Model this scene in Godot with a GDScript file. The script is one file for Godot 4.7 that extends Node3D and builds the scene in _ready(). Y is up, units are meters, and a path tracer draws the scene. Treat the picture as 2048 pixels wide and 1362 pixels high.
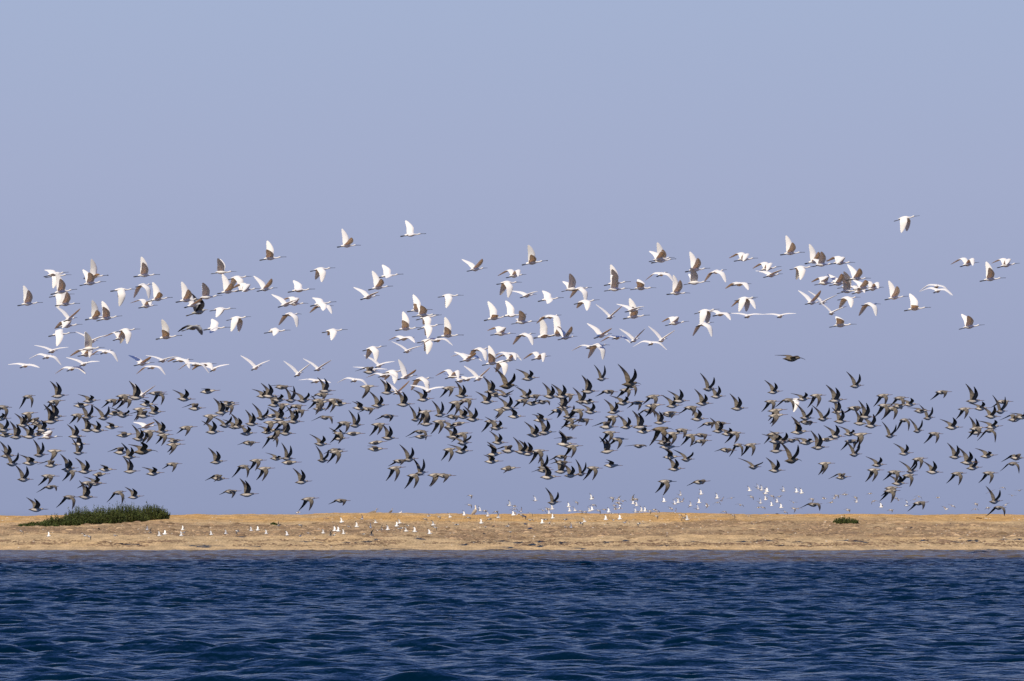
extends Node3D
# A mixed flock of spoonbills, godwits and small waders flying past a low sand bar, seen over choppy water with a long lens.

const LENS := 12000.0        # focal length in pixels of the 2048 pixel wide photograph
const EYE := Vector3(0, 1.05, 0)
const HORIZON := 1039.0      # row of the horizon in the photograph

var rng := RandomNumberGenerator.new()
var used := {}
var cam_basis := Basis()
var broad := FastNoiseLite.new()
var middle := FastNoiseLite.new()
var small := FastNoiseLite.new()
var M := {}
var meshes := {}

# ---------------------------------------------------------------- helpers
func numbered(called: String) -> String:
	var n: int = used.get(called, 0)
	used[called] = n + 1
	return called if n == 0 else "%s_%03d" % [called, n]

func tag(o: Node, label: String, category: String, group := "", kind := "") -> Node:
	o.set_meta("label", label)
	if category: o.set_meta("category", category)
	if group: o.set_meta("group", group)
	if kind: o.set_meta("kind", kind)
	return o

func obj(called: String, mesh: Mesh, material: Material, parent: Node = self) -> MeshInstance3D:
	var o := MeshInstance3D.new()
	o.name = numbered(called) if parent == self else called
	o.mesh = mesh
	o.material_override = material
	parent.add_child(o, true)
	return o

func base(called: String, at: Vector3) -> Node3D:
	var o := Node3D.new()
	o.name = numbered(called)
	add_child(o)
	o.position = at
	return o

func point(px: float, py: float, distance: float) -> Vector3:   # a photo pixel and a distance, as a place in the scene
	var d := cam_basis * Vector3((px - 1024.0) / LENS, (681.0 - py) / LENS, -1.0)
	return EYE + d * (distance / -d.z)

func begin() -> SurfaceTool:
	var st := SurfaceTool.new()
	st.begin(Mesh.PRIMITIVE_TRIANGLES)
	return st

func tri(st: SurfaceTool, p: Array, c: Array, out: Vector3, group: int) -> void:
	var a: Vector3 = p[0]
	var n: Vector3 = (p[2] - a).cross(p[1] - a)
	if n.length_squared() < 1e-14: return
	var order := [0, 1, 2] if n.dot(out) > 0.0 else [0, 2, 1]
	for i in order:
		st.set_smooth_group(group)
		st.set_color(c[i])
		st.add_vertex(p[i])

func quad(st: SurfaceTool, p: Array, c: Array, out: Vector3, group: int) -> void:
	tri(st, [p[0], p[1], p[2]], [c[0], c[1], c[2]], out, group)
	tri(st, [p[0], p[2], p[3]], [c[0], c[2], c[3]], out, group)

func rings(st: SurfaceTool, list: Array, sides: int, shade: Callable, group := 2, across := 0.0) -> void:   # a closed body along x: [x, y, half height, half width]
	var last := []
	var last_c := []
	var last_mid := Vector3.ZERO
	for i in list.size():
		var r: Array = list[i]
		var mid := Vector3(r[0], r[1], across)
		var now := []
		var now_c := []
		for k in sides:
			var a := TAU * k / sides
			now.append(mid + Vector3(0, sin(a) * r[2], cos(a) * r[3]))
			now_c.append(shade.call(float(i) / (list.size() - 1), sin(a)))
		if i > 0:
			for k in sides:
				var l := (k + 1) % sides
				var out: Vector3 = (now[k] + now[l] + last[k] + last[l]) / 4.0 - (mid + last_mid) / 2.0
				quad(st, [last[k], now[k], now[l], last[l]], [last_c[k], now_c[k], now_c[l], last_c[l]], out, group)
		if i == 0 or i == list.size() - 1:
			for k in sides:
				var l := (k + 1) % sides
				tri(st, [mid, now[k], now[l]], [now_c[k], now_c[k], now_c[l]], Vector3(-1 if i == 0 else 1, 0, 0), group)
		last = now
		last_c = now_c
		last_mid = mid

func at_table(t: Array, s: float, col: int) -> float:
	for i in range(1, t.size()):
		if s <= t[i][0] or i == t.size() - 1:
			var f: float = clampf((s - t[i - 1][0]) / (t[i][0] - t[i - 1][0]), 0, 1)
			return lerpf(t[i - 1][col], t[i][col], f)
	return 0.0

# One wing: stations along the span, each bent up or down by its own angle; the front of the wing has thickness, the vane behind thins out.
func wing(st: SurfaceTool, table: Array, side: float, inner: float, outer: float, wrist: float, back: float, thick: float, shade: Callable, vane_single: bool, fingers: float) -> void:
	var span: float = table[-1][0]
	var n := 15
	var p := Vector3(0, 0.012, side * 0.01)
	var prev := []
	var prev_c := []
	var before := 0.0
	for i in n + 1:
		var f := float(i) / n
		var s := f * span
		var bend := smoothstep(wrist - 0.16, wrist + 0.22, f)
		var a := deg_to_rad(lerpf(inner, outer, bend))
		var along := Vector3(0, sin(a), cos(a) * side)
		var up := Vector3(0, cos(a), -sin(a) * side)
		p += along * (s - before)
		before = s
		var shift := -back * maxf(0, f - wrist * 0.8) * span
		var le := at_table(table, s, 1) + shift
		var te := at_table(table, s, 2) + shift
		if i > n * 0.35 and i % 2 == 1: te += fingers * (0.4 + f)
		var chord := le - te
		var t := thick * (1.0 - 0.75 * f)
		var now := []
		var now_c := []
		for j in 5:
			var q: float = [0.0, 0.12, 0.34, 0.68, 1.0][j]
			var camber: float = chord * 0.11 * sin(PI * pow(q, 0.75)) * (1.0 - 0.5 * f)
			var high: float = t * [0.0, 0.8, 1.0, 0.35, 0.06][j]
			var low: float = t * [0.0, -0.6, -0.5, -0.15, -0.06][j]
			var m := p + Vector3(le - chord * q, 0, 0) + up * camber
			now.append([m + up * high, m + up * low])
			now_c.append([shade.call(f, q, true), shade.call(f, q, false)])
		if i > 0:
			for j in 4:
				quad(st, [prev[j][0], now[j][0], now[j + 1][0], prev[j + 1][0]], [prev_c[j][0], now_c[j][0], now_c[j + 1][0], prev_c[j + 1][0]], up, 0)
				if not (vane_single and j > 1):
					quad(st, [prev[j][1], now[j][1], now[j + 1][1], prev[j + 1][1]], [prev_c[j][1], now_c[j][1], now_c[j + 1][1], prev_c[j + 1][1]], -up, 1)
		prev = now
		prev_c = now_c

func finish(st: SurfaceTool) -> ArrayMesh:
	st.generate_normals()
	st.index()
	return st.commit()

# ---------------------------------------------------------------- poses
func pose_of(code: String) -> Dictionary:
	var letter := code[0]
	var d: Dictionary = {
		"a": {"in": 53.0, "out": 58.0, "back": 0.0, "roll": 24.0},
		"b": {"in": 36.0, "out": 30.0, "back": 0.12, "roll": 6.0},
		"c": {"in": 12.0, "out": 2.0, "back": 0.1, "roll": 4.0},
		"d": {"in": 4.0, "out": -34.0, "back": 0.12, "roll": 6.0},
		"e": {"in": -22.0, "out": -62.0, "back": 0.08, "roll": 6.0},
		"f": {"in": 46.0, "out": -34.0, "back": 0.55, "roll": 2.0}}[letter].duplicate()
	d.letter = letter
	d.yaw = 0.0
	if code.length() > 1:
		d.yaw = {"0": 3.0, "1": 20.0, "2": 44.0, "3": 70.0, "t": -24.0}[code[1]]
	d.way = code[1] if code.length() > 1 else "0"
	if code.length() > 2:
		d.roll += 20.0 if code[2] == "+" else -22.0
	return d

func turn(o: Node3D, d: Dictionary, climb: float) -> void:
	o.basis = Basis(Vector3.UP, deg_to_rad(d.yaw + rng.randf_range(-6, 6))) * Basis(Vector3.BACK, deg_to_rad(climb + rng.randf_range(-4, 4))) * Basis(Vector3.RIGHT, deg_to_rad(d.roll + rng.randf_range(-6, 6)))

const ANCHORS := [[350.0, "above the long thicket"], [640.0, "above the yellow-green tuft"], [880.0, "above the sitting gulls"], [1050.0, "above the tall pale gull"], [1250.0, "past the tall pale gull"], [1450.0, "above the small seaweed heap"], [1620.0, "above the crest driftwood"], [1790.0, "above the lone green shrub"], [1920.0, "above the big seaweed heap"], [4000.0, "above the paired driftwood"]]
const SHORT := {"a": "wings high", "b": "wings half raised", "c": "wings level", "d": "wings half lowered", "e": "wings swept down", "f": "wings folded"}
const WAY := {"0": "flying side-on", "1": "slanting away", "2": "veering away", "3": "tail-on", "t": "slanting nearer"}
var told := {}

func tell(o: Node3D, kind: String, px: float, code: String, banking: bool, way := true) -> void:
	var words: String = kind + (" banking, " if banking else ", ") + SHORT[code[0]]
	if way and code.length() > 1: words += ", " + WAY[code[1]]
	for a in ANCHORS:
		if px < a[0]:
			words += ", " + a[1]
			break
	if not told.has(words): told[words] = []
	told[words].append(o)

func settle_labels() -> void:
	for words in told:
		var list: Array = told[words]
		list.sort_custom(func(p, q): return p.position.y > q.position.y)
		for i in list.size():
			var label: String = words
			if list.size() > 1 and i == 0: label = "highest " + words
			elif list.size() > 1 and i == list.size() - 1: label = "lowest " + words
			tag(list[i], label, "bird", words.get_slice(",", 0) + ", " + words.get_slice(",", 1).strip_edges())

const HOW := {"a": "wings raised high", "b": "wings half raised", "c": "wings held level", "d": "wings half lowered", "e": "wings swept down", "f": "wings folded on the upstroke"}

# ---------------------------------------------------------------- spoonbills and herons
const SPOON_WING := [[0.0, 0.115, -0.12], [0.12, 0.135, -0.125], [0.26, 0.155, -0.105], [0.38, 0.125, -0.1], [0.5, 0.07, -0.1], [0.58, 0.015, -0.09], [0.63, -0.035, -0.075]]
const WADER_WING := [[0.0, 0.054, -0.056], [0.065, 0.062, -0.056], [0.13, 0.072, -0.04], [0.2, 0.042, -0.045], [0.27, -0.01, -0.07], [0.325, -0.062, -0.098], [0.36, -0.104, -0.115]]

func white_shade(_f, _q, _top = true) -> Color:
	return Color(0.86, 0.845, 0.8)

func spoonbill_meshes(d: Dictionary, variant: int) -> Array:
	var key := "spoonbill%s%d" % [d.letter, variant]
	if not meshes.has(key):
		var v := (variant - 1) * 7.0
		var st := begin()
		rings(st, [[-0.215, 0.0, 0.006, 0.02], [-0.19, 0.0, 0.012, 0.05], [-0.13, 0.0, 0.036, 0.05], [-0.06, -0.006, 0.062, 0.065], [0.02, -0.01, 0.074, 0.074], [0.09, -0.008, 0.062, 0.062], [0.14, -0.008, 0.04, 0.038], [0.18, -0.014, 0.026, 0.025], [0.24, -0.018, 0.021, 0.02], [0.29, -0.008, 0.021, 0.02], [0.318, 0.002, 0.028, 0.024], [0.345, 0.004, 0.027, 0.022], [0.368, 0.0, 0.012, 0.014]], 8, func(_a, _b): return Color(0.86, 0.845, 0.8))
		for side in [-1.0, 1.0]:
			wing(st, SPOON_WING, side, d.in + v, d.out + v * 1.3, 0.42, d.back, 0.02, white_shade, true, 0.012)
		var bill := begin()
		rings(bill, [[0.355, 0.0, 0.011, 0.013], [0.42, -0.004, 0.008, 0.011], [0.49, -0.009, 0.006, 0.011], [0.53, -0.012, 0.006, 0.024], [0.55, -0.014, 0.005, 0.024], [0.562, -0.015, 0.003, 0.01]], 6, func(_a, _b): return Color(0.03, 0.03, 0.032))
		var leg := begin()
		rings(leg, [[-0.14, -0.03, 0.009, 0.009], [-0.24, -0.038, 0.008, 0.008], [-0.3, -0.043, 0.012, 0.011], [-0.345, -0.046, 0.011, 0.014], [-0.37, -0.05, 0.004, 0.006]], 6, func(_a, _b): return Color(0.025, 0.025, 0.025))
		meshes[key] = [finish(st), finish(bill), finish(leg)]
	return meshes[key]

func spoonbill(px: float, py: float, code: String, distance: float) -> Node3D:
	var d := pose_of(code)
	var parts := spoonbill_meshes(d, rng.randi_range(0, 2))
	var o := base("spoonbill", point(px, py, distance))
	obj("body", parts[0], M.white_plumage, o)
	obj("bill", parts[1], M.horn, o)
	for s in [-1.0, 1.0]:
		obj("leg", parts[2], M.horn, o).position = Vector3(0, -0.003 * s, 0.016 * s)
	turn(o, d, 6.0)
	if py == 436: tag(o, "white spoonbill flying far above all the others", "bird", "white spoonbill, wings swept down")
	elif py > 798: tag(o, {800: "white spoonbill flying among the dark godwits with wings down", 874: "white spoonbill low among the godwits with wings raised", 853: "white spoonbill half hidden among the dark godwits"}[int(py)], "bird", "spoonbills among the godwits")
	else: tell(o, "white spoonbill", px, code, code.length() > 2)
	return o

func heron(px: float, py: float, code: String, distance: float, yaw: float, label: String) -> void:
	var d := pose_of(code)
	d.yaw = yaw
	var o := base("heron", point(px, py, distance))
	var shade := func(f, q, top):
		if f > 0.5 + 0.25 * (1.0 - q) or q > 0.55: return Color(0.028, 0.03, 0.038)
		return Color(0.3, 0.3, 0.29) if top else Color(0.24, 0.24, 0.24)
	var st := begin()
	rings(st, [[-0.22, 0.0, 0.008, 0.03], [-0.15, 0.0, 0.035, 0.05], [-0.06, -0.004, 0.065, 0.065], [0.03, -0.01, 0.078, 0.072], [0.1, -0.016, 0.075, 0.06], [0.15, -0.004, 0.062, 0.045], [0.19, 0.016, 0.045, 0.035], [0.225, 0.026, 0.032, 0.025], [0.255, 0.026, 0.014, 0.014]], 8, func(a, u): return Color(0.36, 0.35, 0.32).lerp(Color(0.55, 0.5, 0.42), smoothstep(0.5, 0.9, a)) if u > -0.2 else Color(0.3, 0.28, 0.25))
	for side in [-1.0, 1.0]:
		wing(st, SPOON_WING, side, d.in, d.out, 0.42, d.back, 0.02, shade, false, 0.016)
	obj("body", finish(st), M.feathers, o)
	var bill := begin()
	rings(bill, [[0.245, 0.025, 0.012, 0.01], [0.3, 0.02, 0.008, 0.007], [0.36, 0.016, 0.002, 0.002]], 6, func(_a, _b): return Color(0.42, 0.26, 0.06))
	obj("bill", finish(bill), M.feathers, o)
	for s in [-1.0, 1.0]:
		var leg := begin()
		rings(leg, [[-0.14, -0.03, 0.009, 0.009], [-0.3, -0.045, 0.008, 0.008], [-0.4, -0.055, 0.012, 0.014], [-0.43, -0.06, 0.004, 0.006]], 6, func(_a, _b): return Color(0.06, 0.05, 0.035), 2, 0.016 * s)
		obj("leg", finish(leg), M.feathers, o)
	turn(o, d, 8.0)
	tag(o, label, "bird")

# ---------------------------------------------------------------- godwits, curlews and small waders
func wader_shade(kind: String, f: float, q: float, top: bool) -> Color:
	if kind == "sandpiper":
		if f > 0.72 or (top and q > 0.5 and f > 0.25): return Color(0.07, 0.062, 0.055)
		if top: return Color(0.62, 0.6, 0.56) if q > 0.62 else Color(0.2, 0.165, 0.13)
		return Color(0.84, 0.83, 0.8)
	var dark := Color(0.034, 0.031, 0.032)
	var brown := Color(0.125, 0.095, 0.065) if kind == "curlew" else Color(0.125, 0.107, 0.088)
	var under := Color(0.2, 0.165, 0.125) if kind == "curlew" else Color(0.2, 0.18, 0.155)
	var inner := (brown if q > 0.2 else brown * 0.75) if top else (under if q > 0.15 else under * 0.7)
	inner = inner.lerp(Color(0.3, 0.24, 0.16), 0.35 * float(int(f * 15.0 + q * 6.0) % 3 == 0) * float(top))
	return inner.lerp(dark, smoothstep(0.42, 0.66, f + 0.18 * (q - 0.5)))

func wader_meshes(kind: String, d: Dictionary, variant: int) -> Array:
	var key := "%s%s%d" % [kind, d.letter, variant]
	if not meshes.has(key):
		var v := (variant - 1) * 8.0
		var st := begin()
		var back := Color(0.13, 0.1, 0.068)
		var belly := Color(0.7, 0.63, 0.54)
		if kind == "sandpiper":
			back = Color(0.26, 0.21, 0.165)
			belly = Color(0.86, 0.85, 0.82)
		elif kind == "curlew":
			back = Color(0.12, 0.09, 0.055)
			belly = Color(0.3, 0.24, 0.165)
		var mottle := RandomNumberGenerator.new()
		mottle.seed = 77 + variant
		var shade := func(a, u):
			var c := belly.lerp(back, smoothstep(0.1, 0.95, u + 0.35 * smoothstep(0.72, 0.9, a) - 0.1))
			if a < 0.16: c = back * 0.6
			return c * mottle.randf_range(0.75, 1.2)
		rings(st, [[-0.165, 0.0, 0.004, 0.02], [-0.14, 0.0, 0.01, 0.03], [-0.1, -0.001, 0.026, 0.032], [-0.05, -0.006, 0.043, 0.042], [0.0, -0.008, 0.05, 0.048], [0.05, -0.006, 0.045, 0.042], [0.09, 0.0, 0.033, 0.03], [0.115, 0.005, 0.025, 0.022], [0.135, 0.009, 0.023, 0.021], [0.155, 0.008, 0.018, 0.017], [0.168, 0.005, 0.007, 0.008]], 10, shade)
		for side in [-1.0, 1.0]:
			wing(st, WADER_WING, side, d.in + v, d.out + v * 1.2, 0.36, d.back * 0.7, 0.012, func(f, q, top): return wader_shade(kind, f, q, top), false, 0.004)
		var bill := begin()
		var tip := Color(0.03, 0.026, 0.026)
		var root := Color(0.3, 0.16, 0.12) if kind == "godwit" else Color(0.05, 0.04, 0.035)
		var list := [[0.16, 0.005, 0.007, 0.007], [0.2, 0.003, 0.006, 0.006], [0.25, 0.004, 0.005, 0.005], [0.275, 0.006, 0.003, 0.003]]
		if kind == "curlew":
			list = [[0.16, 0.005, 0.007, 0.007], [0.19, 0.002, 0.006, 0.006], [0.22, -0.006, 0.005, 0.005], [0.25, -0.02, 0.004, 0.004], [0.272, -0.037, 0.002, 0.002]]
		elif kind == "sandpiper":
			list = [[0.16, 0.004, 0.009, 0.008], [0.19, 0.0, 0.006, 0.006], [0.225, -0.006, 0.003, 0.003]]
		rings(bill, list, 5, func(a, _b): return root.lerp(tip, a))
		meshes[key] = [finish(st), finish(bill)]
	return meshes[key]

func wader(kind: String, px: float, py: float, code: String, distance: float, size: float) -> Node3D:
	var d := pose_of(code)
	if kind != "sandpiper":
		d.yaw *= 1.3 if d.yaw < 30.0 else 1.05
		d.roll = d.roll * 0.35
	else:
		if code == "a" or code == "b":
			d.roll = rng.randf_range(-50, -24)
			d.yaw = rng.randf_range(-40, 50)
		elif code == "d":
			d.roll = rng.randf_range(0, 30)
			d.yaw = rng.randf_range(20, 75)
		else:
			d.roll = rng.randf_range(-30, 10)
			d.yaw = rng.randf_range(-70, 80)
		if rng.randf() < 0.12: d.yaw += 180.0
	var parts := wader_meshes(kind, d, rng.randi_range(0, 2))
	var o := base(kind, point(px, py, distance))
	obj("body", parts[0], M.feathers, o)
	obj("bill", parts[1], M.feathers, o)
	turn(o, d, 2.0)
	o.scale = Vector3.ONE * size
	return o

# ---------------------------------------------------------------- the sand bar
const PROFILE := [[190.0, -0.5], [196.0, -0.2], [200.0, 0.0], [203.0, 0.16], [208.0, 0.42], [215.0, 0.66], [222.0, 0.88], [230.0, 1.08], [236.0, 1.2], [241.0, 1.25], [250.0, 1.14], [270.0, 0.7], [295.0, -0.1], [310.0, -0.7]]

func ground(x: float, distance: float) -> float:
	var i := 1
	while i < PROFILE.size() - 1 and distance > PROFILE[i][0]: i += 1
	var a: Array = PROFILE[i - 1]
	var b: Array = PROFILE[i]
	var h: float = lerpf(a[1], b[1], clampf((distance - a[0]) / (b[0] - a[0]), 0, 1))
	var inland := smoothstep(199.5, 206.0, distance)
	var crest := smoothstep(218.0, 236.0, distance)
	h += broad.get_noise_2d(x, distance * 0.6) * 0.09 * crest
	h += 0.05 * crest * exp(-pow((x + 5.6) / 2.4, 2.0)) + 0.03 * crest * exp(-pow((x - 6.5) / 2.0, 2.0)) - 0.05 * crest * exp(-pow((x + 18.0) / 3.0, 2.0))
	h += middle.get_noise_2d(x * 0.8, distance * 0.4) * 0.06 * inland
	h += small.get_noise_2d(x, distance) * 0.026 * (0.25 + 0.75 * inland)
	return h

func wrack_cover(x: float, distance: float) -> float:      # how thickly dry seaweed lies on the sand
	var edge_low := 209.0 + 4.0 * broad.get_noise_2d(x * 1.0, 40.0) + 1.6 * middle.get_noise_2d(x, 90.0)
	var edge_high := 223.0 + 7.0 * broad.get_noise_2d(x * 1.1, 140.0) + 3.0 * middle.get_noise_2d(x, 190.0)
	var k := smoothstep(edge_low - 0.35, edge_low + 0.5, distance) * (1.0 - smoothstep(edge_high - 2.0, edge_high + 1.5, distance))
	return clampf(k * (0.8 + 1.1 * middle.get_noise_2d(x * 0.4, distance * 0.22 + 300.0)), 0.0, 1.0)

func sand_color(x: float, distance: float) -> Color:
	var n1 := middle.get_noise_2d(x * 0.3, distance * 0.25 + 500.0)
	var n2 := small.get_noise_2d(x * 0.7, distance * 0.2 + 900.0)
	var pale := Color(0.64, 0.46, 0.245)
	var tan_sand := Color(0.64, 0.39, 0.145)
	var wet := Color(0.24, 0.19, 0.135)
	var c := pale.lerp(tan_sand, clampf(smoothstep(222.0, 229.0, distance) * (0.85 + 0.9 * n1) + 0.35 * clampf(n1 + 0.1, 0, 1), 0, 1))
	c = c.lerp(Color(0.27, 0.18, 0.105), wrack_cover(x, distance) * clampf(0.8 + 0.8 * n2, 0.25, 1.0))
	c = c.lerp(wet, 1.0 - smoothstep(200.3, 201.0 + 0.5 * n1, distance))
	return c * (1.0 + 0.4 * n2 + 0.12 * n1)

func grid(xs: PackedFloat32Array, ds: PackedFloat32Array, fan: bool, height: Callable, color: Callable, normal: Callable) -> ArrayMesh:
	var v := PackedVector3Array()
	var nn := PackedVector3Array()
	var c := PackedColorArray()
	var idx := PackedInt32Array()
	var w := xs.size()
	v.resize(w * ds.size())
	nn.resize(w * ds.size())
	c.resize(w * ds.size())
	idx.resize((w - 1) * (ds.size() - 1) * 6)
	var k := 0
	for j in ds.size():
		var dist := ds[j]
		for i in w:
			var x := xs[i] * (dist if fan else 1.0)
			v[k] = Vector3(x, height.call(x, dist), -dist)
			c[k] = color.call(x, dist)
			nn[k] = normal.call(x, dist)
			k += 1
	k = 0
	for j in ds.size() - 1:
		for i in w - 1:
			var a := j * w + i
			idx[k] = a
			idx[k + 1] = a + w
			idx[k + 2] = a + 1
			idx[k + 3] = a + 1
			idx[k + 4] = a + w
			idx[k + 5] = a + w + 1
			k += 6
	var arrays := []
	arrays.resize(Mesh.ARRAY_MAX)
	arrays[Mesh.ARRAY_VERTEX] = v
	arrays[Mesh.ARRAY_NORMAL] = nn
	arrays[Mesh.ARRAY_COLOR] = c
	arrays[Mesh.ARRAY_INDEX] = idx
	var m := ArrayMesh.new()
	m.add_surface_from_arrays(Mesh.PRIMITIVE_TRIANGLES, arrays)
	return m

# ---------------------------------------------------------------- the water: a sum of wind waves
var wave_kx := PackedFloat32Array()
var wave_kz := PackedFloat32Array()
var wave_amp := PackedFloat32Array()
var wave_phase := PackedFloat32Array()

func make_waves() -> void:
	for i in 26:
		var f := float(i) / 25.0
		var length := 0.2 * pow(6.0, f) * rng.randf_range(0.9, 1.1)
		var dir := deg_to_rad(rng.randfn(86.0, 24.0))
		var k := TAU / length
		wave_kx.append(k * cos(dir))
		wave_kz.append(k * sin(dir))
		wave_amp.append(WAVE_SLOPE / k * lerpf(1.0, 0.75, f))
		wave_phase.append(rng.randf() * TAU)
const WAVE_SLOPE := 0.08

func water_mesh() -> ArrayMesh:
	var us := PackedFloat32Array()
	for u in [-40.0, -8.0, -2.0, -0.6, -0.3, -0.2]: us.append(u)
	var half := 0.0853 * 1.5
	for i in 301: us.append(lerpf(-half, half, i / 300.0))
	for u in [0.2, 0.3, 0.6, 2.0, 8.0, 40.0]: us.append(u)
	var ds := PackedFloat32Array([2.0, 8.0, 16.0, 22.0, 26.0, 29.0])
	var dist := 31.0
	while dist < 203.0:
		ds.append(dist)
		dist += 0.05 + 0.00045 * dist
	ds.append(203.2)
	var w := us.size()
	var v := PackedVector3Array()
	var nn := PackedVector3Array()
	var c := PackedColorArray()
	var idx := PackedInt32Array()
	v.resize(w * ds.size())
	nn.resize(w * ds.size())
	c.resize(w * ds.size())
	idx.resize((w - 1) * (ds.size() - 1) * 6)
	var deep := Color(0.0035, 0.0105, 0.023)
	var murky := Color(0.105, 0.08, 0.045)
	var count := wave_kx.size()
	var k := 0
	for j in ds.size():
		dist = ds[j]
		var calm := 1.0 - 0.15 * smoothstep(150.0, 199.0, dist)
		for i in w:
			var x := us[i] * dist
			var live := calm * (1.0 - smoothstep(0.13, 0.3, absf(us[i]))) * smoothstep(24.0, 31.0, dist)
			var h := 0.0
			var gx := 0.0
			var gz := 0.0
			if live > 0.001:
				var gust := live * (0.95 + 0.5 * broad.get_noise_2d(x * 1.2, dist * 0.5 + 700.0))
				for n in count:
					var ph := wave_kx[n] * x + wave_kz[n] * dist + wave_phase[n]
					var a := wave_amp[n] * gust
					var s := sin(ph)
					h += a * s
					var g := a * cos(ph)
					gx += g * wave_kx[n]
					gz += g * wave_kz[n]
			v[k] = Vector3(x, h, -dist)
			nn[k] = Vector3(-gx, 1.0, gz).normalized()
			var shallow := smoothstep(138.0, 176.0, dist + 26.0 * broad.get_noise_2d(x * 0.5, dist * 0.3 + 60.0) + 8.0 * middle.get_noise_2d(x * 0.4, dist * 0.3))
			c[k] = deep.lerp(murky, shallow)
			k += 1
	k = 0
	for j in ds.size() - 1:
		for i in w - 1:
			var a := j * w + i
			idx[k] = a
			idx[k + 1] = a + w
			idx[k + 2] = a + 1
			idx[k + 3] = a + 1
			idx[k + 4] = a + w
			idx[k + 5] = a + w + 1
			k += 6
	var arrays := []
	arrays.resize(Mesh.ARRAY_MAX)
	arrays[Mesh.ARRAY_VERTEX] = v
	arrays[Mesh.ARRAY_NORMAL] = nn
	arrays[Mesh.ARRAY_COLOR] = c
	arrays[Mesh.ARRAY_INDEX] = idx
	var m := ArrayMesh.new()
	m.add_surface_from_arrays(Mesh.PRIMITIVE_TRIANGLES, arrays)
	return m

# ---------------------------------------------------------------- plants and litter
func shrub(called: String, px: float, distance: float, wide: float, deep: float, tall: float, shoots: int, label: String, group: String) -> void:
	var x0 := (px - 1024.0) * distance / LENS
	var at := Vector3(x0, ground(x0, distance), -distance)
	var o := base(called, at)
	var leaves := begin()
	var stems := begin()
	for i in shoots:
		var a := rng.randf() * TAU
		var r := sqrt(rng.randf())
		var dx := cos(a) * r * wide * 0.5
		var dz := sin(a) * r * deep * 0.5
		var foot := Vector3(dx, ground(x0 + dx, distance - dz) - at.y - 0.02, dz)
		var h := tall * (1.0 - 0.55 * r * r) * rng.randf_range(0.6, 1.12)
		if rng.randf() < 0.07: h *= rng.randf_range(1.15, 1.5)
		var lean := Vector3(dx * 0.35 / wide + rng.randf_range(-0.22, 0.22), 1.0, dz * 0.3 / deep + rng.randf_range(-0.22, 0.22)).normalized()
		var top := foot + lean * h
		var sc := Color(0.1, 0.075, 0.045)
		var side := Vector3(0.006, 0, 0)
		tri(stems, [foot - side, foot + side, top], [sc, sc, sc], Vector3.BACK, -1)
		tri(stems, [foot - side.rotated(Vector3.UP, 1.5), foot + side.rotated(Vector3.UP, 1.5), top], [sc, sc, sc], Vector3.RIGHT, -1)
		var green := Color(0.05, 0.07, 0.018).lerp(Color(0.095, 0.105, 0.03), rng.randf() * rng.randf()) * rng.randf_range(0.75, 1.2)
		var n := 12 + int(h * 22.0)
		for l in n:
			var f := 0.12 + 0.9 * float(l) / n
			var p := foot + lean * h * f + Vector3(rng.randfn(0, 0.03), rng.randfn(0, 0.015), rng.randfn(0, 0.03)) * (1.25 - f)
			var la := rng.randf() * TAU
			var out := Vector3(cos(la), rng.randf_range(0.3, 1.3), sin(la)).normalized()
			var size := rng.randf_range(0.035, 0.075) * (1.2 - 0.5 * f)
			var across := out.cross(Vector3(rng.randf_range(-1, 1), 0.4, rng.randf_range(-1, 1))).normalized() * size * 0.34
			var g := green * rng.randf_range(0.8, 1.25)
			tri(leaves, [p - across, p + out * size, p + across], [g, g, g], out.cross(across), -1)
	var crown := obj("foliage", finish(leaves), M.leaves, o)
	crown.set_meta("kind", "stuff")
	obj("stems", finish(stems), M.feathers, o).set_meta("kind", "stuff")
	tag(o, label, "shrub", group)

func lump_mesh(seed_of: int, rough: float) -> ArrayMesh:
	var r := RandomNumberGenerator.new()
	r.seed = seed_of
	var ring := []
	for k in 7:
		var a := TAU * k / 7.0
		ring.append([Vector3(cos(a), 0, sin(a)) * r.randf_range(1.0 - rough, 1.0 + rough), Vector3(cos(a) * 0.62, r.randf_range(0.5, 0.95), sin(a) * 0.62) * r.randf_range(1.0 - rough, 1.0)])
	var st := begin()
	var w := Color.WHITE
	var crown := Vector3(0, 1.0, 0)
	for k in 7:
		var l := (k + 1) % 7
		quad(st, [ring[k][0], ring[l][0], ring[l][1], ring[k][1]], [w, w, w, w], ring[k][0] + ring[l][0] + Vector3.UP, 0)
		tri(st, [ring[k][1], ring[l][1], crown], [w, w, w], Vector3.UP, 0)
	return finish(st)

func scatter(called: String, mesh: Mesh, count: int, place: Callable, label: String, category: String) -> void:
	var mm := MultiMesh.new()
	mm.transform_format = MultiMesh.TRANSFORM_3D
	mm.use_colors = true
	mm.mesh = mesh
	var list := []
	var tries := 0
	while list.size() < count and tries < count * 12:
		tries += 1
		var p = place.call()
		if p != null: list.append(p)
	mm.instance_count = list.size()
	for i in list.size():
		mm.set_instance_transform(i, list[i][0])
		mm.set_instance_color(i, list[i][1])
	var o := MultiMeshInstance3D.new()
	o.name = numbered(called)
	o.multimesh = mm
	o.material_override = M.litter
	add_child(o)
	tag(o, label, category, "", "stuff")

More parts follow.
